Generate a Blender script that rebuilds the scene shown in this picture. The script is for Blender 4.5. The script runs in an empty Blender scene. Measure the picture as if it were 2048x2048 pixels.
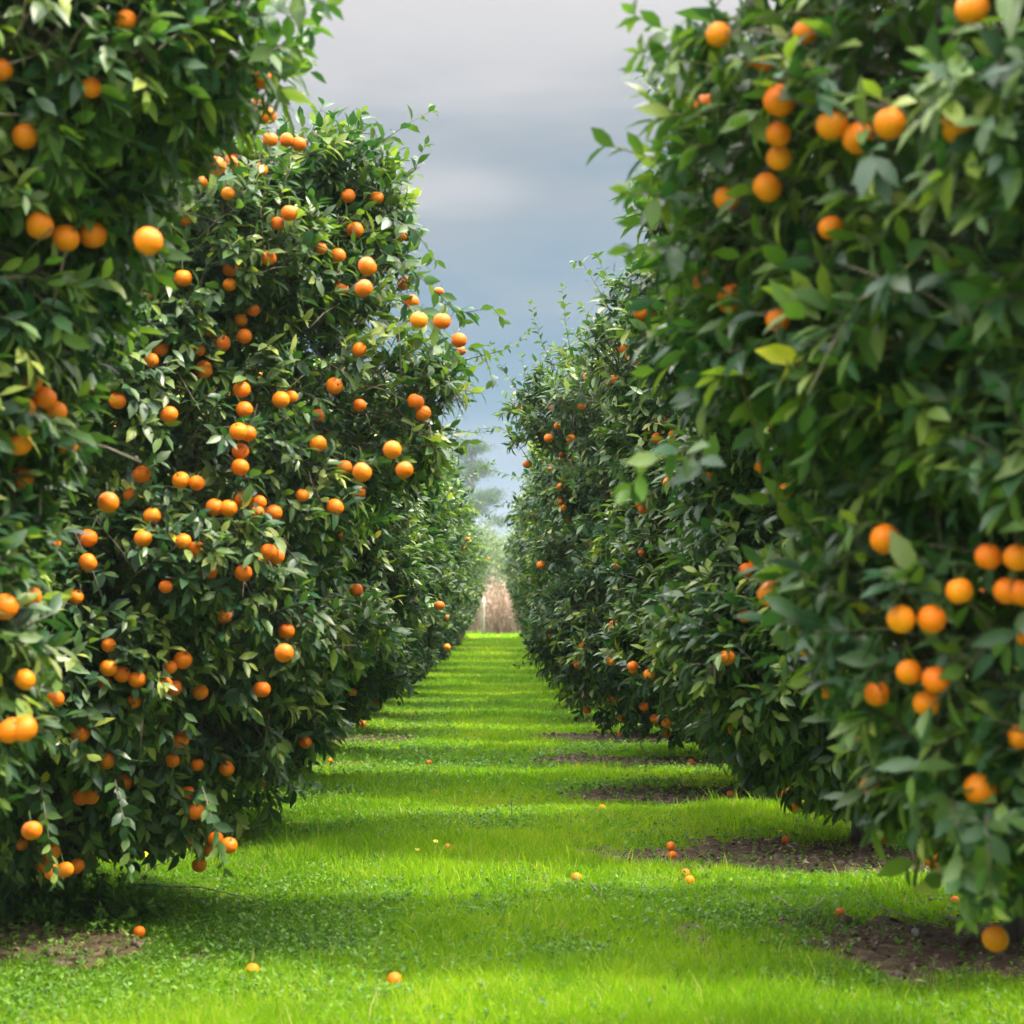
import bpy, math, random
import numpy as np
from mathutils import Vector, Matrix

random.seed(7); RNG = np.random.default_rng(7)
S = bpy.context.scene
COL = S.collection

# ------------------------------------------------------------------ camera, light, exposure
FPX = 3500.0; CAM_H = 1.6; VPX = 996.0; HOR = 1236.0
cam_d = bpy.data.cameras.new('camera'); cam = bpy.data.objects.new('camera', cam_d); COL.objects.link(cam)
cam_d.sensor_width = 36; cam_d.lens = FPX/2048*36; cam_d.clip_start = .1; cam_d.clip_end = 6000
PITCH = math.atan((HOR-1024)/FPX); YAW = -math.atan((1024-VPX)/FPX)
cam.location = (0, 0, CAM_H)
cam.rotation_euler = (math.pi/2+PITCH, 0, YAW)
cam_d.dof.use_dof = True; cam_d.dof.focus_distance = 13.0; cam_d.dof.aperture_fstop = 3.1
S.camera = cam
S.render.resolution_x = S.render.resolution_y = 1024
S.view_settings.view_transform = 'Standard'; S.view_settings.look = 'None'
S.view_settings.exposure = 1.45; S.view_settings.gamma = 1

SUN_EL = math.radians(56); SUN_AZ = math.radians(100)     # clockwise from +Y (into the picture)
sun_dir = Vector((math.cos(SUN_EL)*math.sin(SUN_AZ), math.cos(SUN_EL)*math.cos(SUN_AZ), math.sin(SUN_EL)))

def N(nt, t, loc=None, **kw):
    n = nt.nodes.new(t)
    for k, v in kw.items(): setattr(n, k, v)
    return n

W = bpy.data.worlds.new("World"); S.world = W; W.use_nodes = True
nt = W.node_tree; nt.nodes.clear()
sky = N(nt, 'ShaderNodeTexSky', sky_type='NISHITA', sun_disc=False, sun_elevation=SUN_EL, sun_rotation=SUN_AZ)
sky.air_density = 1.0; sky.dust_density = 2.0
b1 = N(nt, 'ShaderNodeBackground'); b1.inputs[1].default_value = .05
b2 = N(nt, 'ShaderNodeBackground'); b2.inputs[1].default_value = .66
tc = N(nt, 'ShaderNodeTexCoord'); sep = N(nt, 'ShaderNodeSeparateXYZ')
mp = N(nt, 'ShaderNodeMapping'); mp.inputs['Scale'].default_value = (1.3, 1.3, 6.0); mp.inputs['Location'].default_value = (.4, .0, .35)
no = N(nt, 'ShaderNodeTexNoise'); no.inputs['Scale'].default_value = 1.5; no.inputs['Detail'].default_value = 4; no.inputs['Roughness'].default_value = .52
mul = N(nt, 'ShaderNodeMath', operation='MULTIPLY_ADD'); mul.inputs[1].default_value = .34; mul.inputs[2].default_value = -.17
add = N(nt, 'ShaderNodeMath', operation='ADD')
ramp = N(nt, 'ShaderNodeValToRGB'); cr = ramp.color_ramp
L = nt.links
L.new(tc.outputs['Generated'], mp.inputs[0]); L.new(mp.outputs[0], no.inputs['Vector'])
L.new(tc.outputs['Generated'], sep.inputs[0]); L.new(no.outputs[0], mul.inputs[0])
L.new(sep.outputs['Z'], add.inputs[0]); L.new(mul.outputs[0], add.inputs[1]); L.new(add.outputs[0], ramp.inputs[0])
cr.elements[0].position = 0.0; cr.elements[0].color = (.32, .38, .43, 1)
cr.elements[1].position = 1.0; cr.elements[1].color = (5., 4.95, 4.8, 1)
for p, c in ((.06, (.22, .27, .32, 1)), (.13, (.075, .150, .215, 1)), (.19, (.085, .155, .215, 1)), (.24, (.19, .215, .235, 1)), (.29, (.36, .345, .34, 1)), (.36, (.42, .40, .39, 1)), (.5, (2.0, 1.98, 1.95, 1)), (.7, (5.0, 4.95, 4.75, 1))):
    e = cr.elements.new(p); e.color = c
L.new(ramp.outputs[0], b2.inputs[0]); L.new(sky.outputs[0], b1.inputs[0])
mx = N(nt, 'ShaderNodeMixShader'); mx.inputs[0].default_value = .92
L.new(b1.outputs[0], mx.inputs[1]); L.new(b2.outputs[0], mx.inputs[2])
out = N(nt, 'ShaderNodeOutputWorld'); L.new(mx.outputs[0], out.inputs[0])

sd = bpy.data.lights.new('sun', 'SUN'); sd.energy = 3.4; sd.angle = math.radians(5); sd.color = (1, .92, .72)
so = bpy.data.objects.new('sun', sd); COL.objects.link(so)
so.rotation_euler = sun_dir.to_track_quat('Z', 'Y').to_euler()

# ------------------------------------------------------------------ helpers
CAMM = Matrix.Rotation(YAW, 3, 'Z') @ Matrix.Rotation(math.pi/2+PITCH, 3, 'X')
def ray(px, py):
    v = CAMM @ Vector(((px-1024)/FPX, -(py-1024)/FPX, -1)); return v
def at(px, py, Y):
    v = ray(px, py); return Vector((0, 0, CAM_H)) + v*(Y/v.y)

def tag(o, label=None, cat=None, group=None, kind=None):
    if label: o['label'] = label
    if cat: o['category'] = cat
    if group: o['group'] = group
    if kind: o['kind'] = kind
    return o
def empty(name, loc):
    o = bpy.data.objects.new(name, None); COL.objects.link(o); o.location = loc; o.empty_display_size = .2
    return o

def hash3(ix, iy, iz, s):
    h = (ix.astype(np.int64)*374761393 + iy.astype(np.int64)*668265263 + iz.astype(np.int64)*2147483647 + s*1274126177) & 0xffffffff
    h = ((h ^ (h >> 13))*1274126177) & 0xffffffff
    h = h ^ (h >> 16)
    return (h & 0xffffff)/float(0xffffff)
def vnoise(p, s=0):
    p = np.asarray(p, float); i = np.floor(p); f = p-i; i = i.astype(np.int64); u = f*f*(3-2*f)
    r = 0
    for dx in (0, 1):
        for dy in (0, 1):
            for dz in (0, 1):
                w = (u[:, 0] if dx else 1-u[:, 0])*(u[:, 1] if dy else 1-u[:, 1])*(u[:, 2] if dz else 1-u[:, 2])
                r = r + w*hash3(i[:, 0]+dx, i[:, 1]+dy, i[:, 2]+dz, s)
    return r
def noise2(x, y, sc, s=0):
    return vnoise(np.stack([x*sc, y*sc, np.full_like(x, .37)], 1), s)
def nrm(v): return v/np.maximum(np.linalg.norm(v, axis=-1, keepdims=True), 1e-9)

def mesh_np(name, verts, faces_sizes, face_idx, mat, parent=None, attr=None, smooth=True, mats=None, midx=None):
    me = bpy.data.meshes.new(name)
    nv = len(verts); me.vertices.add(nv); me.vertices.foreach_set('co', np.asarray(verts, np.float32).ravel())
    fi = np.asarray(face_idx, np.int32).ravel(); fs = np.asarray(faces_sizes, np.int32)
    me.loops.add(len(fi)); me.loops.foreach_set('vertex_index', fi)
    me.polygons.add(len(fs)); st = np.zeros(len(fs), np.int32); st[1:] = np.cumsum(fs)[:-1]
    me.polygons.foreach_set('loop_start', st)
    if smooth: me.polygons.foreach_set('use_smooth', np.ones(len(fs), bool))
    for m in (mats or [mat]): me.materials.append(m)
    if midx is not None: me.polygons.foreach_set('material_index', np.asarray(midx, np.int32))
    if attr is not None:
        a = me.attributes.new('lc', 'FLOAT_COLOR', 'POINT')
        a.data.foreach_set('color', np.asarray(attr, np.float32).ravel())
    me.update(calc_edges=True)
    o = bpy.data.objects.new(name, me); COL.objects.link(o)
    if parent: o.parent = parent
    return o

# ------------------------------------------------------------------ materials
def mat_new(name):
    m = bpy.data.materials.new(name); m.use_nodes = True; nt = m.node_tree; nt.nodes.clear()
    return m, nt, N(nt, 'ShaderNodeOutputMaterial')
def ramp_node(nt, stops, src):
    r = N(nt, 'ShaderNodeValToRGB'); el = r.color_ramp.elements
    el[0].position, el[0].color = stops[0][0], (*stops[0][1], 1)
    el[1].position, el[1].color = stops[-1][0], (*stops[-1][1], 1)
    for p, c in stops[1:-1]: e = el.new(p); e.color = (*c, 1)
    nt.links.new(src, r.inputs[0]); return r
def leaf_mat(name, stops, rough=.36, trans=.3, tcol=(1.0, 1.25, .45), spec=.5, back=1.5):
    m, nt, out = mat_new(name); L = nt.links
    at_ = N(nt, 'ShaderNodeAttribute', attribute_name='lc'); sp = N(nt, 'ShaderNodeSeparateColor'); L.new(at_.outputs['Color'], sp.inputs[0])
    r = ramp_node(nt, stops, sp.outputs[0])
    g = N(nt, 'ShaderNodeNewGeometry')
    bk = N(nt, 'ShaderNodeMix', data_type='RGBA', blend_type='MULTIPLY'); bk.inputs[7].default_value = (back, back, back*1.1, 1)
    L.new(g.outputs['Backfacing'], bk.inputs[0]); L.new(r.outputs[0], bk.inputs[6])
    # value jitter
    vj = N(nt, 'ShaderNodeMix', data_type='RGBA', blend_type='MULTIPLY'); vj.inputs[0].default_value = 1
    ml = N(nt, 'ShaderNodeMath', operation='MULTIPLY_ADD'); ml.inputs[1].default_value = .7; ml.inputs[2].default_value = .65
    L.new(sp.outputs[1], ml.inputs[0])
    L.new(bk.outputs[2], vj.inputs[6]); L.new(ml.outputs[0], vj.inputs[7])
    p = N(nt, 'ShaderNodeBsdfPrincipled'); L.new(vj.outputs[2], p.inputs['Base Color'])
    p.inputs['Roughness'].default_value = rough; p.inputs['Specular IOR Level'].default_value = spec
    rr = N(nt, 'ShaderNodeMath', operation='MULTIPLY_ADD'); rr.inputs[1].default_value = .25; rr.inputs[2].default_value = rough-.1
    L.new(sp.outputs[2], rr.inputs[0]); L.new(rr.outputs[0], p.inputs['Roughness'])
    t = N(nt, 'ShaderNodeBsdfTranslucent'); tm = N(nt, 'ShaderNodeMix', data_type='RGBA', blend_type='MULTIPLY'); tm.inputs[0].default_value = 1
    tm.inputs[7].default_value = (*[c*1.9 for c in tcol], 1); L.new(r.outputs[0], tm.inputs[6]); L.new(tm.outputs[2], t.inputs[0])
    mx = N(nt, 'ShaderNodeMixShader'); mx.inputs[0].default_value = trans
    L.new(p.outputs[0], mx.inputs[1]); L.new(t.outputs[0], mx.inputs[2]); L.new(mx.outputs[0], out.inputs[0])
    return m
M_LEAF = leaf_mat('citrus_leaf', [(0, (.009, .033, .019)), (.36, (.024, .066, .025)), (.60, (.086, .140, .030)), (.85, (.24, .27, .055)), (.97, (.26, .29, .07)), (1, (.45, .38, .03))], rough=.42, trans=.23, spec=.38, tcol=(.98, 1.2, .40))
M_GRASS = leaf_mat('grass_blade', [(0, (.080, .175, .010)), (.5, (.175, .300, .010)), (.85, (.30, .365, .026)), (.93, (.36, .36, .07)), (1, (.42, .34, .18))], rough=.65, trans=.45, tcol=(1.0, 1.15, .25), spec=.1, back=1.0)
M_WEED = leaf_mat('weed_leaf', [(0, (.05, .13, .014)), (.6, (.10, .20, .020)), (1, (.20, .30, .04))], rough=.5, trans=.3, spec=.35, back=1.2)
M_PINE = leaf_mat('pine_needles', [(0, (.03, .06, .02)), (1, (.09, .13, .05))], rough=.7, trans=.1, spec=.2, back=1)
M_SHRUB = leaf_mat('shrub_leaf', [(0, (.09, .12, .06)), (1, (.22, .25, .13))], rough=.7, trans=.2, spec=.2, back=1)
M_REED = leaf_mat('dry_reed', [(0, (.22, .15, .105)), (.6, (.44, .315, .235)), (1, (.62, .50, .40))], rough=.8, trans=.2, tcol=(.6, .55, .5), spec=.2, back=1)
M_LITTER = leaf_mat('dry_leaf', [(0, (.06, .035, .02)), (.6, (.17, .11, .06)), (1, (.36, .29, .19))], rough=.7, trans=.1, tcol=(.6, .5, .4), spec=.3, back=1)

def noise_mat(name, c0, c1, scale=8, rough=.85, bump=.3, stretch=(1, 1, 1), detail=6):
    m, nt, out = mat_new(name); L = nt.links
    tc = N(nt, 'ShaderNodeTexCoord'); mp = N(nt, 'ShaderNodeMapping'); mp.inputs['Scale'].default_value = stretch
    n = N(nt, 'ShaderNodeTexNoise'); n.inputs['Scale'].default_value = scale; n.inputs['Detail'].default_value = detail
    L.new(tc.outputs['Object'], mp.inputs[0]); L.new(mp.outputs[0], n.inputs['Vector'])
    r = ramp_node(nt, [(.3, c0), (.7, c1)], n.outputs[0])
    p = N(nt, 'ShaderNodeBsdfPrincipled'); p.inputs['Roughness'].default_value = rough; L.new(r.outputs[0], p.inputs['Base Color'])
    b = N(nt, 'ShaderNodeBump'); b.inputs['Strength'].default_value = bump; b.inputs['Distance'].default_value = .02
    L.new(n.outputs[0], b.inputs['Height']); L.new(b.outputs[0], p.inputs['Normal']); L.new(p.outputs[0], out.inputs[0])
    return m
M_BARK = noise_mat('bark', (.05, .038, .028), (.16, .13, .10), 14, stretch=(1, 1, .25))
M_STONE = noise_mat('stone', (.20, .17, .14), (.42, .38, .33), 9)
M_STICK = noise_mat('stick_bark', (.10, .08, .06), (.26, .22, .18), 20)
M_POST = noise_mat('weathered_post', (.30, .26, .22), (.48, .43, .37), 6, stretch=(1, 1, .2))
M_HILL = noise_mat('hill_scrub', (.05, .08, .04), (.12, .15, .07), .03, bump=0)
M_CALYX = noise_mat('calyx', (.03, .06, .015), (.07, .11, .03), 60)
M_PETAL = noise_mat('yellow_petal', (.75, .55, .01), (.85, .68, .02), 20, rough=.6, bump=0)

def orange_mat():
    m, nt, out = mat_new('orange_peel'); L = nt.links
    tc = N(nt, 'ShaderNodeTexCoord'); oi = N(nt, 'ShaderNodeObjectInfo')
    v = N(nt, 'ShaderNodeTexVoronoi'); v.inputs['Scale'].default_value = 420
    L.new(tc.outputs['Object'], v.inputs['Vector'])
    n = N(nt, 'ShaderNodeTexNoise'); n.inputs['Scale'].default_value = 16; n.inputs['Detail'].default_value = 4
    L.new(tc.outputs['Object'], n.inputs['Vector'])
    ad = N(nt, 'ShaderNodeMath', operation='MULTIPLY_ADD'); ad.inputs[1].default_value = .35; L.new(n.outputs[0], ad.inputs[0])
    ml = N(nt, 'ShaderNodeMath', operation='MULTIPLY'); ml.inputs[1].default_value = .65; L.new(oi.outputs['Random'], ml.inputs[0]); L.new(ml.outputs[0], ad.inputs[2])
    r = ramp_node(nt, [(0, (.66, .115, .001)), (.4, (.75, .160, .001)), (.75, (.79, .205, .002)), (.97, (.81, .25, .004)), (1, (.62, .40, .01))], ad.outputs[0])
    p = N(nt, 'ShaderNodeBsdfPrincipled'); L.new(r.outputs[0], p.inputs['Base Color'])
    p.inputs['Roughness'].default_value = .45; p.inputs['Specular IOR Level'].default_value = .3
    p.inputs['Subsurface Weight'].default_value = .0
    b = N(nt, 'ShaderNodeBump'); b.inputs['Strength'].default_value = .6; b.inputs['Distance'].default_value = .0012
    L.new(v.outputs[0], b.inputs['Height']); L.new(b.outputs[0], p.inputs['Normal']); L.new(p.outputs[0], out.inputs[0])
    return m
M_ORANGE = orange_mat()

# ------------------------------------------------------------------ terrain
def sstep(a, b, x): t = np.clip((x-a)/(b-a), 0, 1); return t*t*(3-2*t)
def gh0(y): return .80*sstep(34, 74, np.asarray(y, float))
SOIL = [  # x, y, rx, ry, strength
 (2.75, 8.3, 1.5, .98, 1), (2.35, 11.6, 1.5, .72, 1), (1.95, 15.6, 1.25, .9, 1), (1.65, 19.3, 1.2, .9, 1), (1.6, 23.0, 1.1, .85, 1),
 (2.0, 27.0, .9, .7, 1), (1.5, 32, .9, .8, .9), (-2.85, 8.45, 1.15, .62, .95), (-1.75, 22.9, .8, .7, .9), (-1.9, 19.0, .8, .5, .7),
 (-1.6, 15.4, .55, .35, .6), (.98, 8.45, .12, .65, .62), (.78, 11.9, .25, .3, .6), (0.35, 19.2, .5, .22, .5), (-.6, 19.0, .7, .2, .55), (-1.2, 10.6, .3, .2, .4),
 (3.0, 5.0, 1.3, 1.2, 1), (-2.9, 5.5, 1.0, 1.2, 1), (-2.8, 12.9, .9, .9, .8)]
def soil_mask(x, y):
    m = np.zeros_like(x)
    w = (noise2(x, y, 2.3, 5)-.5)*.9 + (noise2(x, y, 7, 6)-.5)*.7
    for cx, cy, rx, ry, s in SOIL:
        d = np.sqrt(((x-cx)/rx)**2+((y-cy)/ry)**2)
        m = np.maximum(m, s*(1-sstep(.88, 1.14, d+w*.95)))
    return m
def gheight(x, y):
    x = np.asarray(x, float); y = np.asarray(y, float)
    near = (np.abs(x) < 8) & (y > -6) & (y < 90)
    z = gh0(y) + near*((noise2(x, y, .7, 1)-.5)*.07 + (noise2(x, y, 2.1, 2)-.5)*.03)
    m = soil_mask(x, y)
    c = noise2(x, y, 14, 3); c2 = noise2(x, y, 30, 4)
    return z + m*near*(.02+.055*c*c + .03*c2*c)
def gz(x, y): return float(gheight(np.array([x], float), np.array([y], float))[0])
def onground(px, py):
    v = ray(px, py); t = 1.0
    p = Vector((0, 0, CAM_H))
    for i in range(4000):
        t = 4+i*.02
        q = p+v*t
        if q.z <= float(gh0(q.y))+.0: break
    return Vector((q.x, q.y, gz(q.x, q.y)))

def grid_axis(lo, hi, step, far, g):
    a = list(np.arange(lo, hi+1e-6, step)); s = step
    while a[-1] < far: s *= g; a.append(a[-1]+s)
    s = step; b = []; c = lo
    while c > -far: s *= g; c -= s; b.append(c)
    return np.array(b[::-1]+a)
xs = grid_axis(-3.6, 3.8, .045, 850, 1.22); ys = grid_axis(6.4, 22, .045, 900, 1.06)
ys = ys[ys > -2600]
XX, YY = np.meshgrid(xs, ys); X = XX.ravel(); Y = YY.ravel(); Z = gheight(X, Y)
nx, ny = len(xs), len(ys)
i0 = (np.arange(ny-1)[:, None]*nx+np.arange(nx-1)[None]).ravel()
F = np.stack([i0, i0+1, i0+nx+1, i0+nx], 1)
msk = soil_mask(X, Y)*((np.abs(X) < 8) & (Y < 90))
def ground_mat():
    m, nt, out = mat_new('orchard_floor'); L = nt.links
    tc = N(nt, 'ShaderNodeTexCoord'); a = N(nt, 'ShaderNodeAttribute', attribute_name='lc'); sp = N(nt, 'ShaderNodeSeparateColor'); L.new(a.outputs['Color'], sp.inputs[0])
    n1 = N(nt, 'ShaderNodeTexNoise'); n1.inputs['Scale'].default_value = 9; n1.inputs['Detail'].default_value = 8; n1.inputs['Roughness'].default_value = .7
    n2 = N(nt, 'ShaderNodeTexNoise'); n2.inputs['Scale'].default_value = 22; n2.inputs['Detail'].default_value = 6
    L.new(tc.outputs['Object'], n1.inputs['Vector']); L.new(tc.outputs['Object'], n2.inputs['Vector'])
    so = ramp_node(nt, [(.3, (.030, .020, .014)), (.52, (.085, .058, .038)), (.74, (.20, .145, .098))], n1.outputs[0])
    gr = ramp_node(nt, [(.3, (.05, .11, .008)), (.6, (.11, .20, .010)), (.8, (.18, .28, .015))], n2.outputs[0])
    mx = N(nt, 'ShaderNodeMix', data_type='RGBA'); L.new(sp.outputs[0], mx.inputs[0]); L.new(gr.outputs[0], mx.inputs[6]); L.new(so.outputs[0], mx.inputs[7])
    p = N(nt, 'ShaderNodeBsdfPrincipled'); p.inputs['Roughness'].default_value = .95; p.inputs['Specular IOR Level'].default_value = .15
    L.new(mx.outputs[2], p.inputs['Base Color'])
    b = N(nt, 'ShaderNodeBump'); b.inputs['Strength'].default_value = .6; b.inputs['Distance'].default_value = .02; L.new(n1.outputs[0], b.inputs['Height']); L.new(b.outputs[0], p.inputs['Normal'])
    L.new(p.outputs[0], out.inputs[0]); return m
g = mesh_np('ground', np.stack([X, Y, Z], 1), np.full(len(F), 4), F, ground_mat(), attr=np.stack([msk]*3+[np.ones_like(msk)], 1))
tag(g, kind='structure')

# hills far off
def hills():
    n = 90; m = 14; V = []; xs_ = np.linspace(-700, 700, n); ys_ = np.linspace(420, 900, m)
    XX, YY = np.meshgrid(xs_, ys_); x = XX.ravel(); y = YY.ravel()
    rise = sstep(420, 600, y)
    z = rise*(20+18*(noise2(x, y, 1/190., 11))+5*noise2(x, y, 1/50., 12))-2
    z = np.where(x > 40, z*1.0, z)
    i0 = (np.arange(m-1)[:, None]*n+np.arange(n-1)[None]).ravel()
    F = np.stack([i0, i0+1, i0+n+1, i0+n], 1)
    return mesh_np('hills', np.stack([x, y, z], 1), np.full(len(F), 4), F, M_HILL)
tag(hills(), kind='structure')

# ------------------------------------------------------------------ leaf and tube batches
LT = np.array([(0, 0, 0), (-.40, .30, .10), (0, .30, 0), (.40, .30, .10), (-.42, .62, .10), (0, .62, -.01), (.42, .62, .10), (0, 1, -.05)], float)
LF = [(0, 2, 1), (0, 3, 2), (1, 2, 5, 4), (2, 3, 6, 5), (4, 5, 7), (5, 6, 7)]
def leaves(P, A, Nn, Ln, Wd, lc, curl=.18):
    """P base, A axis, Nn upper-face normal, Ln length, Wd half width scale"""
    n = len(P); A = nrm(A); B = nrm(np.cross(A, Nn)); Nn = np.cross(B, A)
    t = LT; sag = -(t[:, 1]**2)*curl
    V = (P[:, None] + B[:, None]*(t[None, :, 0, None]*Wd[:, None, None]) + A[:, None]*(t[None, :, 1, None]*Ln[:, None, None])
         + Nn[:, None]*((t[None, :, 2]*1.0)[..., None]*Wd[:, None, None] + sag[None, :, None]*Ln[:, None, None]))
    base = (np.arange(n)*8)[:, None]
    sizes = np.tile([len(f) for f in LF], n); idx = np.concatenate([np.array(f) for f in LF])
    I = (base+idx[None]).ravel()
    C = np.repeat(lc, 8, axis=0)
    return V.reshape(-1, 3), sizes, I, C

def tubes(polys, radii, k=6):
    V = []; F = []
    for P, R in zip(polys, radii):
        P = np.asarray(P, float); base = len(V); m = len(P)
        T = np.gradient(P, axis=0); T = nrm(T)
        up = np.array([.3, .2, 1.]); 
        for i in range(m):
            a = np.cross(T[i], up)
            if np.linalg.norm(a) < .05: a = np.cross(T[i], [1, 0, 0])
            a /= np.linalg.norm(a); b = np.cross(T[i], a)
            for j in range(k):
                th = 2*math.pi*j/k; V.append(P[i]+R[i]*(math.cos(th)*a+math.sin(th)*b))
        for i in range(m-1):
            for j in range(k):
                F.append((base+i*k+j, base+i*k+(j+1) % k, base+(i+1)*k+(j+1) % k, base+(i+1)*k+j))
        F.append(tuple(base+j for j in range(k))[::-1]); F.append(tuple(base+(m-1)*k+j for j in range(k)))
    return V, F
def tube_obj(name, polys, radii, mat, parent=None, k=6):
    V, F = tubes(polys, radii, k)
    return mesh_np(name, V, [len(f) for f in F], np.concatenate([np.array(f) for f in F]), mat, parent)

# ------------------------------------------------------------------ orange trees
ROWX = 2.6; RY = 1.92/2.25
GEN = [(.50, .4), (.60, 1.0), (.8, 1.3), (1.0, 1.48), (1.5, 1.70), (2.1, 1.88), (2.7, 2.08), (3.2, 2.14), (3.6, 1.98), (3.95, 1.65), (4.2, 1.2), (4.42, .5), (4.5, .0)]
PL1 = [(.34, .5), (.44, 1.1), (.62, 1.35), (1.0, 1.6), (1.5, 1.85), (2.1, 2.02), (2.7, 2.10), (3.2, 2.20), (3.75, 2.18), (4.15, 2.05), (4.35, 1.6), (4.5, .6), (4.55, 0)]
PR2 = [(.62, .5), (.72, 1.0), (.88, 1.25), (1.05, 1.38), (1.5, 1.6), (2.1, 1.78), (2.7, 1.92), (3.3, 1.98), (3.75, 1.9), (4.1, 1.65), (4.3, 1.2), (4.45, .5), (4.5, 0)]
PR1 = [(.62, .5), (.72, 1.0), (.88, 1.28), (1.05, 1.38), (1.5, 1.52), (2.1, 1.64), (2.7, 1.78), (3.2, 1.88), (3.75, 1.9), (4.15, 1.7), (4.35, 1.2), (4.5, .5), (4.55, 0)]
PL0 = [(.7, .2), (1.0, .85), (1.3, 1.0), (2.0, 1.02), (2.4, 1.18), (2.6, 1.38), (2.8, 1.5), (2.93, 1.55), (3.1, 1.6), (3.36, 1.75), (3.9, 1.5), (4.3, 1.), (4.45, .3), (4.5, 0)]
PR0 = [(.80, .5), (.9, 1.25), (1.0, 1.45), (1.15, 1.58), (1.37, 1.66), (1.6, 1.74), (1.75, 1.80), (2.1, 1.84), (2.3, 2.0), (2.45, 2.1), (2.7, 2.12), (3.25, 2.08), (3.8, 1.85), (4.3, 1.), (4.45, .3), (4.5, 0)]
class Crown:
    def __init__(s, prof, seed, lump=1.0, x=0, y=0, z=0, mir=1, sx=1, sz=1):
        s.h = np.array([a for a, b in prof]); s.r = np.array([b for a, b in prof]); s.seed = seed; s.lump = lump
        s.x, s.y, s.z, s.mir, s.sx, s.sz = x, y, z, mir, sx, sz
    def lumps(s, D, h):      # D unit xy dirs
        q = np.stack([D[:, 0]*1.9, D[:, 1]*1.9, h], 1)
        return s.lump*((vnoise(q*1.25+7.3, s.seed)-.55)*.42 + (vnoise(q*3.1, s.seed+1)-.5)*.24)
    def R(s, D, h):
        base = np.interp(h, s.h, s.r, left=0, right=0)
        ell = 1/np.sqrt(D[:, 0]**2+(D[:, 1]/np.interp(h, [1.4, 3.1, 4.0], [RY, .66, .58]))**2)
        return base*ell*(1+s.lumps(D, h))
    def inside(s, p):        # world points -> signed depth (positive inside)
        l = np.stack([(p[:, 0]-s.x)*s.mir/s.sx, (p[:, 1]-s.y)*s.mir/s.sx, (p[:, 2]-s.z)/s.sz], 1)
        r = np.linalg.norm(l[:, :2], axis=1); D = l[:, :2]/np.maximum(r, 1e-6)[:, None]
        return s.R(D, l[:, 2])-r

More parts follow.
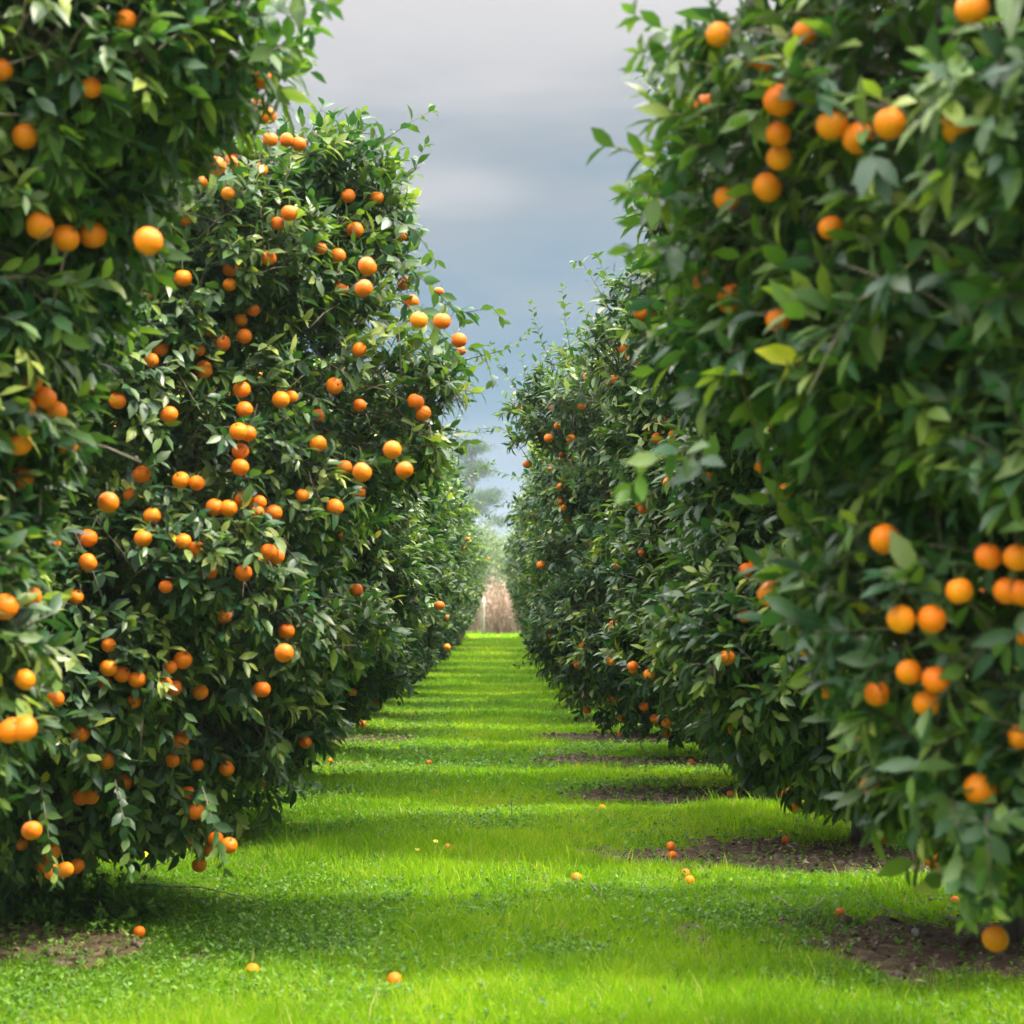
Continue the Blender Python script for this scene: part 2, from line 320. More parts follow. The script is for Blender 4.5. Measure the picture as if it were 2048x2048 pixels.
def grow_crown(cr, ntw, rng, ys_, big=1.0, clear=None, kl=8):
    """local coordinates: +x faces the lane, ys_ is the sign of y that faces away from the camera"""
    hmax = cr.h[-1]; hmin = cr.h[0]
    hs = []; th = []
    while sum(map(len, hs)) < ntw:
        h = rng.uniform(hmin, hmax, ntw*2); t = rng.uniform(-math.pi, math.pi, ntw*2)
        D = np.stack([np.cos(t), np.sin(t)], 1); r = cr.R(D, h)
        facing = D[:, 0]*.8-D[:, 1]*.6*ys_
        w = (r/2.4+.12)*(.62+.38*facing)
        q = np.stack([D[:, 0]*r, D[:, 1]*r, h], 1); g_ = vnoise(q*3.3, cr.seed+5)*.65+vnoise(q*6.5, cr.seed+6)*.35
        w = w*np.clip((g_-.33)*3.2, .05, 1)
        k = rng.random(len(h)) < w
        hs.append(h[k]); th.append(t[k])
    h = np.concatenate(hs)[:ntw]; t = np.concatenate(th)[:ntw]; n = ntw
    D = np.stack([np.cos(t), np.sin(t)], 1); Rr = cr.R(D, h)
    dep = rng.exponential(.17, n); inner = rng.random(n) < .28; dep = np.where(inner, rng.uniform(.15, 1.1, n), dep)
    dep = np.minimum(dep, Rr*.85)-.02
    # top and bottom: pull vertical position inside too
    Pt = np.stack([D[:, 0]*(Rr-dep), D[:, 1]*(Rr-dep), h-dep*.35*sstep(3.3, 4.4, h)+dep*.2*(h < .9)], 1)
    # profile slope for the normal
    dR = (cr.R(D, h+.08)-cr.R(D, h-.08))/.16
    O = nrm(np.stack([D[:, 0], D[:, 1], np.clip(-dR, -1.2, 3)], 1))
    J = rng.normal(0, .42, (n, 3))
    upb = np.where(h > 3.4, .8, .25)+rng.normal(0, .35, n)
    droop = np.where(h < 1.2, -.75, 0)+rng.uniform(-.35, .1, n)
    T = nrm(O*.9+J+np.stack([0*h, 0*h, upb+droop], 1))
    Lt = rng.uniform(.14, .30, n)*big
    base = Pt-T*Lt[:, None]*.55
    # leaves along each twig
    kk = np.arange(kl)
    s = (.15+.85*(kk+.5)/kl)[None]*np.ones((n, 1))+rng.normal(0, .03, (n, kl))
    phi = rng.uniform(0, 6.28, n)[:, None]+kk[None]*2.4+rng.normal(0, .25, (n, kl))
    U = nrm(np.cross(T, np.array([0.1, .2, 1.]))); V = np.cross(T, U)
    E = U[:, None]*np.cos(phi)[..., None]+V[:, None]*np.sin(phi)[..., None]
    spread = (1.15-.65*s)[..., None]
    A = nrm(T[:, None]*.75+E*spread+np.array([0, 0, -1.])*rng.uniform(-.1, .5, (n, kl))[..., None]+rng.normal(0, .12, (n, kl, 3)))
    Nn = nrm(T[:, None]*.55+O[:, None]*.45+np.array([0, 0, .75])-A*.3+rng.normal(0, .28, (n, kl, 3)))
    P = base[:, None]+T[:, None]*(s*Lt[:, None])[..., None]
    Ln = rng.uniform(.070, .126, (n, kl))*(1-.25*np.maximum(s-.8, 0)*5)*big
    Ln = np.where(inner[:, None], Ln*1.25, Ln)
    Wd = Ln*rng.uniform(.36, .50, (n, kl))
    tw = rng.random(n)
    young = (rng.random(n) < .10)[:, None]*(s > .45)*.28*(~inner)[:, None]
    c = np.clip(.10+.36*rng.random((n, kl))+.34*tw[:, None]+young, 0, .96)
    yel = rng.random((n, kl)) < .0022
    c = np.where(yel, 1.0, c)
    C = np.stack([c, rng.random((n, kl)), rng.random((n, kl)), np.ones((n, kl))], -1)
    P = P.reshape(-1, 3); A = A.reshape(-1, 3); Nn = Nn.reshape(-1, 3); Ln = Ln.ravel(); Wd = Wd.ravel(); C = C.reshape(-1, 4)
    keep = rng.random(len(P)) < .94
    if clear is not None and len(clear):
        mid = P+A*(Ln*.5)[:, None]
        for (c0, c1, rr) in clear:         # capsule kept free round a fruit and on its open side
            d = c1-c0; q = mid-c0; tt = np.clip((q@d)/(d@d), 0, 1); dd = np.linalg.norm(q-tt[:, None]*d, axis=1)
            keep &= ~(dd < rr)
    P, A, Nn, Ln, Wd, C = P[keep], A[keep], Nn[keep], Ln[keep], Wd[keep], C[keep]
    twigs = (base, T, Lt)
    return (P, A, Nn, Ln, Wd, C), twigs

def shoot_leaves(poly, rng, ln=.08, step=.035, young=.15):
    """a long leafy shoot along a polyline, leaves alternate; returns leaf arrays"""
    poly = np.asarray(poly, float); seg = np.diff(poly, axis=0); d = np.linalg.norm(seg, axis=1); tot = d.sum(); cum = np.r_[0, np.cumsum(d)]
    s = np.arange(.02, tot, step); s = np.r_[s, tot, tot, tot]
    i = np.clip(np.searchsorted(cum, s, 'right')-1, 0, len(seg)-1)
    P = poly[i]+seg[i]*((s-cum[i])/d[i])[:, None]; T = nrm(seg[i]); n = len(s)
    phi = np.arange(n)*2.4+rng.uniform(0, 6); U = nrm(np.cross(T, [.3, .9, .2])); V = np.cross(T, U)
    E = U*np.cos(phi)[:, None]+V*np.sin(phi)[:, None]
    A = nrm(T*.7+E*.75+rng.normal(0, .15, (n, 3))+np.array([0, 0, -.15]))
    Nn = nrm(T*.6+np.array([0, 0, .6])+rng.normal(0, .25, (n, 3)))
    Ln = ln*rng.uniform(.75, 1.15, n)*np.interp(s/tot, [0, .6, 1], [1, .95, .6])
    C = np.stack([np.clip(.22+.32*rng.random(n)+young*s/tot, 0, .95), rng.random(n), rng.random(n), np.ones(n)], 1)
    return P, A, Nn, Ln, Ln*.55, C

def trunk_parts(cr, rng, root, twigs=None, fine=True, extra=None):
    """trunk and branches, local coordinates"""
    P = [(0, 0, -.05), (.02, .01, .2), (.0, .03, .45), (.03, .0, .7)]
    tube_obj('trunk', [P], [[.15, .115, .10, .10]], M_BARK, root, 10)
    polys = []; rad = []; tips = []
    within = lambda q: np.linalg.norm(q[:2]) < .76*cr.R(nrm(q[:2])[None], np.array([q[2]+.25]))[0] or (q[2] < 1.2 and np.linalg.norm(q[:2]) < .9)
    nb = 6
    for i in range(nb):
        a = i*2*math.pi/nb+rng.uniform(-.3, .3); el = rng.uniform(.7, 1.25)
        p = np.array([.02, .0, .6]); d = np.array([math.cos(a)*math.cos(el), math.sin(a)*math.cos(el), math.sin(el)]); pts = [p]; rr = [.06]
        for k in range(6):
            d = nrm(d+rng.normal(0, .18, 3)+np.array([0, 0, .05])); p = p+d*.42
            if not within(p): break
            pts.append(p); rr.append(.06*(1-.12*(k+1)))
            for q in range(3):
                a2 = rng.uniform(0, 6.28); d2 = nrm(d*.5+np.array([math.cos(a2), math.sin(a2), rng.uniform(-.3, .6)]))
                pp = [p]; r2 = [.022]; pc = p
                for w in range(4):
                    d2 = nrm(d2+rng.normal(0, .25, 3)); pc = pc+d2*.3
                    if not within(pc): break
                    pp.append(pc); r2.append(.02*(1-.2*(w+1)))
                if len(pp) > 1: polys.append(pp); rad.append(r2)
        if len(pts) > 1: polys.append(pts); rad.append(rr)
    if twigs is not None:
        b, T, Lt = twigs; n = len(b); sel = rng.random(n) < (.8 if fine else 0)
        for j in np.nonzero(sel)[0]:
            polys.append([b[j]-T[j]*.12+np.array([0, 0, -.03]), b[j], b[j]+T[j]*Lt[j]]); rad.append([.0045, .0035, .0018])
    if extra: 
        for pl in extra:
            polys.append(pl); rad.append(list(np.linspace(.0035, .0016, len(pl))))
    V = []; F = []
    big = [i for i in range(len(polys)) if rad[i][0] > .01]; sm = [i for i in range(len(polys)) if rad[i][0] <= .01]
    V, F = tubes([polys[i] for i in big], [rad[i] for i in big], 6)
    if sm:
        V2, F2 = tubes([polys[i] for i in sm], [rad[i] for i in sm], 3)
        off = len(V); V = V+V2; F = F+[tuple(a+off for a in f) for f in F2]
    return mesh_np('branches', V, [len(f) for f in F], np.concatenate([np.array(f) for f in F]), M_BARK, root)

# one orange mesh: a lathed fruit with a stem dimple and a small green calyx
def orange_mesh():
    prof = []
    for i in range(15):
        a = math.pi*i/14; r = .04*math.sin(a); z = .0395*math.cos(a)
        dip = .006*math.exp(-((a)/.28)**2)-.003*math.exp(-((math.pi-a)/.25)**2)
        prof.append((r, z-dip))
    k = 20; V = [(0, 0, prof[0][1])]; F = []; mi = []
    for r, z in prof[1:-1]:
        for j in range(k):
            t = 2*math.pi*j/k; V.append((r*math.cos(t), r*math.sin(t), z))
    V.append((0, 0, prof[-1][1])); last = len(V)-1
    for j in range(k): F.append((0, 1+j, 1+(j+1) % k)); mi.append(0)
    for i in range(12):
        for j in range(k): a = 1+i*k+j; b = 1+i*k+(j+1) % k; F.append((a, a+k, b+k, b)); mi.append(0)
    for j in range(k): F.append((last, 1+12*k+(j+1) % k, 1+12*k+j)); mi.append(0)
    b = len(V)                            # calyx: five pointed star with a stub
    V.append((0, 0, .0385))
    for j in range(10):
        r = .0085 if j % 2 == 0 else .004; t = j*math.pi/5; V.append((r*math.cos(t), r*math.sin(t), .0372 if j % 2 else .0378))
    for j in range(10): F.append((b, b+1+j, b+1+(j+1) % 10)); mi.append(1)
    c = len(V)
    for z, r in ((.036, .0022), (.085, .0018)):
        for j in range(5): t = j*2*math.pi/5; V.append((r*math.cos(t), r*math.sin(t), z))
    for j in range(5): F.append((c+j, c+(j+1) % 5, c+5+(j+1) % 5, c+5+j)); mi.append(1)
    F.append(tuple(c+5+j for j in range(5))); mi.append(1)
    o = mesh_np('orange', V, [len(f) for f in F], np.concatenate([np.array(f) for f in F]), None, mats=[M_ORANGE, M_CALYX], midx=mi)
    me = o.data; bpy.data.objects.remove(o); return me
ME_OR = orange_mesh()
def add_orange(loc, scale, rng, parent=None, tilt=.5):
    o = bpy.data.objects.new('orange', ME_OR); COL.objects.link(o)
    o.rotation_euler = (rng.normal(0, tilt), rng.normal(0, tilt), rng.uniform(0, 6.28))
    o.scale = (scale, scale, scale*rng.uniform(.93, 1.0))
    o.location = loc
    if parent: o.parent = parent
    return o

def spare_fruit(lst, rng, root):      # fruit past the hundred that show largest
    nv = len(ME_OR.vertices); co = np.zeros(nv*3, np.float32); ME_OR.vertices.foreach_get('co', co); co = co.reshape(-1, 3)
    fi = np.array([v for p in ME_OR.polygons for v in p.vertices]); fs = np.array([len(p.vertices) for p in ME_OR.polygons]); mi = np.array([p.material_index for p in ME_OR.polygons])
    V = np.concatenate([co*s+l for l, s in lst]); n = len(lst)
    o = mesh_np('oranges', V, np.tile(fs, n), np.concatenate([fi+nv*k for k in range(n)]), None, root, mats=[M_ORANGE, M_CALYX], midx=np.tile(mi, n)); o['kind'] = 'stuff'
NT = 18
specs = []   # (side, index, crown)
for i in range(NT):
    yl = 5.75+3.7*i; yr = 4.9+3.7*i
    specs.append(['L', i, -ROWX, yl]); specs.append(['R', i, ROWX, yr])
HM = {('L', 0): 1, ('R', 0): 1, ('L', 1): .97, ('R', 1): 1.0, ('L', 2): .87, ('R', 2): .97, ('L', 3): .93, ('R', 3): 1.0}
crowns = {}
for sd_, i, x, y in specs:
    z = float(gh0(y))
    mir = 1 if sd_ == 'L' else -1
    if sd_ == 'L': xx = x - (0.05 if i >= 3 else 0)
    else: xx = x - (.12 if i > 3 else .24 if i == 3 else 0)
    if i == 0: c = Crown(PL0 if sd_ == 'L' else PR0, 31 if sd_ == 'L' else 45, .8, xx, y, z, mir)
    elif i <= 2: c = Crown({('L', 1): PL1, ('R', 1): PR1, ('R', 2): PR2}.get((sd_, i), GEN), 100+i*7+(50 if sd_ == 'R' else 0), 1.0, xx, y, z, mir, 1.0, HM[(sd_, i)])
    else:
        v = (i*2+(sd_ == 'R')) % 3
        c = Crown(GEN, 200+v*9, 1.1, xx, y, z, mir, 1.0+(.06 if sd_ == 'R' and i == 3 else 0), HM.get((sd_, i), 1.0) if i < 4 else .93+.12*((i*37 % 11)/11))
        c.variant = v
    crowns[(sd_, i)] = c

# fruit seen in the photograph (x, y, diameter in pixels of a 1932 px wide view); each hangs at the surface of the crown it belongs to
FR = """48,257,52 172,165,38 155,200,28 75,426,54 124,449,54 175,443,54 280,455,54 240,447,30 37,525,28 205,553,34 273,551,37 345,525,36 433,537,22 337,150,20 382,178,16 495,150,32
487,195,26 507,218,34 420,233,30 510,264,30 541,264,28 563,272,30 437,288,24 408,313,38 491,321,30 430,365,26 657,370,28 711,373,26 670,434,34 693,503,37 686,544,35 755,443,28 776,570,30
790,604,34 834,606,34 866,642,30 870,662,20 828,550,20 455,603,26 461,634,30 418,647,34 375,660,26 302,659,32 285,680,30 385,697,36 360,677,22 678,660,30 178,731,36 222,756,34 48,770,40
70,695,22 155,757,18 631,728,33 456,735,34 530,754,34 461,773,33 319,782,34 784,758,33 797,779,33 450,814,36 468,818,32 600,837,33 740,849,35 453,881,34 574,874,24 763,887,34 683,891,37
267,895,34 341,906,34 371,911,30 677,929,28 733,915,14 204,948,40 570,935,26 632,957,34 405,957,34 431,959,34 488,948,30 516,968,34 287,973,34 483,993,26 270,1016,34 166,1015,36 345,1021,32
507,1041,32 755,1005,16 166,1061,36 303,1079,26 459,1081,34 143,1126,30 8,1145,52 424,1163,28 205,1217,28 345,1245,36 536,1232,36 205,1260,34 230,1272,34 259,1282,34 378,1306,30 151,1384,36
200,1435,34 45,1375,50 20,1378,50 325,1435,28 428,1450,30 490,1477,20 519,1387,22 153,1503,34 172,1503,30 60,1567,38 88,1435,24 40,1593,24 369,1531,34 407,1583,30 432,1595,32 397,1605,28
376,1632,28 353,1584,22 97,1608,34 82,1632,30 100,1646,32 123,1641,32 145,1634,30 665,1306,18 668,1360,17 683,1366,17 617,1395,16 618,1408,16 844,1221,14 640,1180,16 3,132,44
1834,15,66 1570,235,62 1620,261,62 1679,233,62 1469,253,48 1470,298,46 1448,353,58 1371,374,50 1622,362,44 1568,430,50 1328,533,44 1382,565,60 1468,603,46 1847,204,40 1430,98,30 1520,60,50
1355,65,44 1365,670,32 1295,695,16 1240,827,24 1270,820,22 1097,766,15 1043,770,15 1052,803,14 1255,880,16 1670,1017,58 1790,985,40 1865,1050,50 1920,1052,54 1407,1077,32 1430,1062,36
1453,1120,50 1358,1105,26 1405,1162,28 1147,958,15 1133,957,14 1160,958,14 1187,1035,17 1190,1052,17 1222,998,16 1248,997,15 1133,1047,14 1123,1104,15 1098,1137,12 1018,1163,10 1047,1183,12
1057,1187,12 1700,1168,54 1758,1168,54 1530,1222,44 1715,1268,44 1765,1283,52 1748,1327,50 1810,1115,50 1855,1125,40 1900,1115,50 1928,1118,50 1565,1298,48 1638,1384,50 1825,1210,40
1215,1333,18 1235,1356,18 1257,1364,18 1258,1384,18 1317,1194,20 1287,1267,14 1325,1392,18 1407,1410,16 1647,1468,32 1580,1385,22 1747,1498,34 1730,1475,28 1500,1520,28 1485,1497,26
1517,1522,20 1652,1553,28 1673,1580,28 1850,1490,64 1880,1538,44 1762,1622,34 1873,1643,50 1878,1771,50 1645,573,30 1825,418,40 1130,888,13 1925,1390,50 1307,985,20 1180,600,12 1245,560,12 1275,625,16"""
fruit = {k: [] for k in crowns}; clear = {k: [] for k in crowns}
C0 = np.array([0, 0, CAM_H])
for tok in FR.split():
    x, y, d = [float(a)*2048/1932 for a in tok.split(',')]
    v = np.array(ray(x, y)); v = v/v[1]
    Yw = FPX*.079/d
    ts = np.arange(3.0, 45, .03); pts = C0+ts[:, None]*v
    side = 'L' if x < VPX else 'R'; best = None
    for i in range(0, 9):
        c = crowns[(side, i)]
        if abs(c.y-Yw) > 4.2+Yw*.12: continue
        dd = c.inside(pts); k = np.nonzero(dd > .02)[0]
        if len(k):
            t = ts[k[0]]; sc = abs(math.log(t/Yw))
            if best is None or sc < best[0]: best = (sc, i, t)
    if best and -.4 < math.log(best[2]/Yw) < .17: i, t = best[1], best[2]-.03
    else:                       # a fruit that hangs clear of the crown's mean surface: its size gives its distance
        t = Yw; i = min(range(9), key=lambda q: abs(crowns[(side, q)].y-t))
    p = C0+t*v; r = d/2*t/FPX; r = min(max(r, .033), .045)
    fruit[(side, i)].append((p, r/.04))
    out_ = nrm(nrm(C0-p)*.75+nrm(np.array([p[0]-crowns[(side, i)].x, p[1]-crowns[(side, i)].y, 0]))*.5)
    L_ = .45
    clear[(side, i)].append((p, p+out_*L_, r+.014)); 
    for j in (i-1, i+1):
        if (side, j) in clear: clear[(side, j)].append((p, p+out_*L_, r+.012))
for k, c in crowns.items():          # the rest of each tree's crop, kept among the leaves
    rg = np.random.default_rng(k[1]*2+(k[0] == 'R')+5)
    n = {('L', 1): 105, ('R', 0): 85, ('L', 0): 75, ('R', 1): 95, ('R', 2): 95, ('R', 3): 85, ('R', 4): 80}.get(k, 60 if k[1] <= 3 else 45)
    if k[0] == 'L' and k[1] in (2, 3, 4, 5): n = 26
    for q in range(n):
        h = rg.uniform(.7, 4.0); t = rg.normal(-c.mir*.6, 1.0) if k[1] <= 5 else rg.uniform(-math.pi, math.pi); D = np.array([[math.cos(t), math.sin(t)]])
        r = c.R(D, np.array([h]))[0]-rg.uniform(-.06, .12)
        l = np.array([D[0, 0]*r*c.sx*c.mir, D[0, 1]*r*c.sx*c.mir, h*c.sz])
        fruit[k].append((l+np.array([c.x, c.y, c.z]), rg.uniform(.80, 1.06)))

def to_local(c, p): return np.array([(p[0]-c.x)*c.mir/c.sx, (p[1]-c.y)*c.mir/c.sx, (p[2]-c.z)/c.sz])

# explicit long shoots: (side, tree, pixel polyline, distance, leaf length, leaf step)
SH = [('L', 1, [(700, 330), (760, 285), (820, 245), (862, 222)], 9.0, .10, .05), ('L', 1, [(680, 330), (700, 280), (722, 225)], 9.1, .09, .05),
 ('L', 1, [(780, 380), (830, 340), (850, 290)], 9.0, .09, .05), ('L', 1, [(760, 500), (830, 545), (880, 590), (925, 640)], 8.6, .10, .05), ('L', 1, [(800, 600), (860, 640), (900, 690), (925, 740)], 8.4, .10, .05), ('L', 1, [(770, 430), (830, 460), (870, 520)], 8.7, .10, .05), ('L', 1, [(400, 1560), (428, 1650), (450, 1745)], 7.9, .09, .035), ('L', 1, [(80, 1560), (95, 1660), (110, 1760)], 7.8, .09, .035), ('L', 1, [(230, 1560), (250, 1650), (265, 1740)], 7.8, .09, .035),
 ('L', 1, [(870, 600), (930, 625), (985, 615), (1005, 640)], 8.8, .095, .055), ('L', 1, [(860, 690), (920, 700), (965, 695), (985, 760)], 8.8, .10, .06),
 ('L', 1, [(930, 720), (985, 706), (1020, 695), (1045, 680), (1055, 665)], 9.2, .045, .03),
 ('L', 0, [(480, 40), (560, 20), (620, 60)], 5.2, .10, .05), ('L', 0, [(500, 110), (560, 90), (600, 100)], 5.2, .10, .05), ('L', 0, [(560, -20), (630, 0), (650, 8)], 5.0, .10, .05),
 ('L', 2, [(860, 760), (905, 700), (925, 650)], 14.5, .08, .05), ('L', 3, [(905, 860), (950, 865), (995, 862)], 16.6, .075, .045), ('L', 3, [(900, 880), (925, 800), (930, 740)], 16.8, .08, .05),
 ('L', 4, [(925, 960), (955, 940), (985, 925)], 20, .08, .05),
 ('R', 3, [(1110, 740), (1085, 690), (1070, 640), (1062, 608)], 15.5, .07, .035), ('R', 3, [(1140, 700), (1130, 640), (1125, 575)], 15.4, .08, .04),
 ('R', 3, [(1050, 800), (1010, 745), (985, 700), (982, 690)], 15.6, .07, .045), ('R', 3, [(1070, 800), (1050, 750), (1043, 710)], 15.6, .08, .06),
 ('R', 3, [(1040, 880), (1000, 855), (960, 858)], 16, .07, .04), ('R', 4, [(1060, 960), (1020, 950), (985, 940)], 19, .08, .045), ('R', 4, [(1050, 1010), (1010, 1005), (975, 1030)], 19, .08, .045),
 ('R', 2, [(1230, 640), (1195, 575), (1160, 520), (1150, 525)], 11.8, .085, .045), ('R', 2, [(1250, 620), (1215, 560), (1195, 515)], 11.8, .085, .04),
 ('R', 2, [(1230, 700), (1190, 640), (1165, 615)], 11.7, .085, .045),
 ('R', 1, [(1340, 230), (1310, 180), (1285, 150)], 8.0, .09, .05), ('R', 1, [(1420, 160), (1400, 120), (1385, 95)], 8.0, .09, .05),
 ('R', 0, [(1400, 80), (1330, 60), (1270, 30)], 4.6, .10, .045), ('R', 0, [(1400, 130), (1330, 130), (1285, 110)], 4.6, .10, .05), ('R', 0, [(1370, 400), (1300, 390), (1255, 385)], 4.6, .095, .04),
 ('R', 0, [(1400, 500), (1320, 490), (1262, 500)], 4.6, .095, .045), ('R', 0, [(1480, 300), (1400, 290), (1330, 290)], 4.5, .095, .04), ('R', 0, [(1500, 540), (1430, 545), (1370, 550)], 4.9, .095, .045), ('R', 0, [(1560, 580), (1500, 590), (1440, 600)], 4.8, .095, .045), ('R', 0, [(1420, 930), (1360, 900), (1290, 930), (1262, 975)], 4.3, .09, .05),
 ('R', 0, [(1900, 1560), (1915, 1650), (1925, 1750), (1940, 1830)], 4.25, .085, .03), ('R', 0, [(1960, 1560), (1975, 1680), (1985, 1810)], 4.2, .085, .03), ('R', 0, [(1995, 1640), (1965, 1760), (1932, 1840)], 4.3, .08, .035)]

def extras_for(key, c, rg, n_rand):
    arr = []; pl = []
    for sd_, i, pts, dist, ln, st in SH:
        if (sd_, i) != key or ln == 0: continue
        P = [to_local(c, np.array(at(x, y, dist+(.06*j if j else .32)))) for j, (x, y) in enumerate(pts)]
        arr.append(shoot_leaves(P, rg, ln*1.1, st*.8)); pl.append(P)
    for q in range(n_rand):
        h = rg.uniform(2.9, 4.3) if q % 3 else rg.uniform(1., 3.); t = rg.uniform(-math.pi, math.pi); D = np.array([[math.cos(t), math.sin(t)]])
        r = c.R(D, np.array([h]))[0]-.15; p = np.array([D[0, 0]*r, D[0, 1]*r, h]); d = nrm(np.array([D[0, 0]*.5, D[0, 1]*.5, 1.0 if h > 2.9 else .2])+rg.normal(0, .3, 3))
        P = [p]; ll = rg.uniform(.12, .3)
        for w in range(3): d = nrm(d+rg.normal(0, .12, 3)); P.append(P[-1]+d*ll/2.2)
        arr.append(shoot_leaves(P, rg, .075, .035)); pl.append(P)
    return arr, pl

def side_word(s): return 'left' if s == 'L' else 'right'
ORD = ['first', 'second', 'third', 'fourth', 'fifth', 'sixth', 'seventh', 'eighth', 'ninth', 'tenth', 'eleventh', 'twelfth', 'thirteenth', 'fourteenth', 'fifteenth', 'sixteenth', 'seventeenth', 'last']
LBL = {('L', 0): 'nearest blurred orange tree of the left row, its top overhanging the upper left corner',
 ('R', 0): 'nearest blurred orange tree of the right row, dark and hung with large oranges',
 ('L', 1): 'second orange tree of the left row, laden with oranges, a shoot reaching over the lane',
 ('R', 1): 'second orange tree of the right row, mostly hidden by the dark near tree',
 ('L', 2): 'third orange tree of the left row, few oranges, low skirt over a patch of shade',
 ('R', 2): 'third orange tree of the right row, leafy shoots on its left shoulder against the sky',
 ('R', 3): 'fourth orange tree of the right row, thin upright shoots at its top against the sky'}
def build_tree(key, c, uniq, proto=None):
    s, i = key; rg = np.random.default_rng(1000+i*2+(s == 'R'))
    root = empty('orange_tree', (c.x, c.y, c.z)); root.rotation_euler.z = 0 if c.mir == 1 else math.pi
    root.scale = (c.sx, c.sx, c.sz)
    tag(root, LBL.get(key, 'orange tree, %s from the camera in the %s row' % (ORD[i], side_word(s))), 'orange tree', 'orange trees lining the grass lane')
    if proto is None:
        cl = []
        if uniq:
            for (a, b, rr) in clear[key]: cl.append((to_local(c, a), to_local(c, b), rr))
        ntw = {0: 7400, 1: 9800, 2: 8600}.get(i, 5600) if uniq else 5600
        cr_ = Crown(list(zip(c.h, c.r)), c.seed, c.lump)
        arrs, tw = grow_crown(cr_, ntw, rg, c.mir, (1.04 if i == 0 else 1.0) if uniq else 1.12, cl)
        ex, pl = extras_for(key, c, rg, 40 if uniq else 50)
        allv = [arrs]+ex
        cat = [np.concatenate([a[k] for a in allv]) for k in range(6)]
        V, sz, I, C = leaves(*cat)
        fo = mesh_np('foliage', V, sz, I, M_LEAF, root, attr=C)
        br = trunk_parts(cr_, rg, root, tw, fine=uniq, extra=pl)
        protos = {ch.name.split('.')[0]: ch for ch in root.children}
    else:
        for nm in ('trunk', 'branches', 'foliage'):
            o = proto[nm].copy(); COL.objects.link(o); o.parent = root
        protos = proto
    for p, sc in fruit[key][:100]:
        l = to_local(c, p); add_orange(l, sc, rg, root)
    if fruit[key][100:]: spare_fruit([(to_local(c, p), sc) for p, sc in fruit[key][100:]], rg, root)
    return protos
protos = {}
for key in sorted(crowns, key=lambda k: k[1]):
    c = crowns[key]
    if key[1] <= 2 or key == ('R', 3): build_tree(key, c, True)
    else:
        pk = (c.variant, key[0])
        if pk not in protos: protos[pk] = build_tree(key, c, False)
        else: build_tree(key, c, False, protos[pk])

rg = np.random.default_rng(98)
# ------------------------------------------------------------------ fallen fruit
FALL = [(1342, 1710, 'fallen orange at the sandy left end of the soil patch, farther of a touching pair'), (1345, 1727, 'fallen orange at the left end of the soil patch, nearer of a touching pair'),
 (1371, 1749, 'fallen orange half in grass just right of and nearer than the touching pair'), (1379, 1766, 'half buried fallen orange, nearest of the little chain beside the soil patch'),
 (1572, 1693, 'fallen orange lying on bare soil beside a grey stone'), (1460, 1596, 'fallen orange in the middle of the dark soil strip under the third right tree'),
 (1556, 1620, 'fallen orange in bright grass just in front of the soil strip on the right'), (1382, 1528, 'fallen orange at the right end of the dark narrow soil strip, far back'),
 (1681, 1859, 'fallen orange at the edge of the nearest soil patch, beside dark sticks'), (1910, 1809, 'fallen orange at the right, behind a thin curved stick'),
 (1239, 1475, 'tiny far fallen orange on the distant soil strip on the right'), (1204, 1620, 'fallen orange sunk in bright grass right of the lane centre'),
 (858, 1528, 'fallen orange on the thin bare strip left of the lane centre'), (869, 1585, 'fallen orange in grass left of the lane centre, behind the yellow flowers'),
 (896, 1701, 'fallen orange in mid lane grass right beside two yellow flowers'), (722, 1579, 'fallen orange in weeds on the left near a lone yellow flower'),
 (672, 1593, 'fallen orange in dark weeds under the left row, left of the lone yellow flower'), (1153, 1758, 'lone fallen orange half hidden in grass right of the lane centre'),
 (789, 1972, 'nearest fallen orange, half hidden in grass at the bottom of the lane'), (1156, 1532, 'fallen orange in front of the left tip of the dark narrow soil strip'),
 (660, 1527, 'fallen orange in shade under the left row, near the tree skirt'), (278, 1892, 'dull fallen orange in the brown shaded ground under the left trees'), (505, 1948, 'small orange windfall in shaded clover at the lower left')]
FP = []
for px, py, lab in FALL:
    p = onground(px, py+6); o = add_orange((p.x, p.y, p.z+.028), rg.uniform(.72, .86), rg, tilt=1.2); o.name = 'fallen_orange'
    tag(o, lab, 'orange', 'fallen oranges on the orchard floor'); FP.append(p)

FPA = np.array([(p.x, p.y) for p in FP])
def pressed(x, y):       # 1 where the sward lies flat round a fallen fruit
    m = np.zeros_like(x)
    for fx, fy in FPA: m = np.maximum(m, 1-sstep(.05, .11, np.sqrt((x-fx)**2+((y-fy+.05)*.6)**2)))
    return m
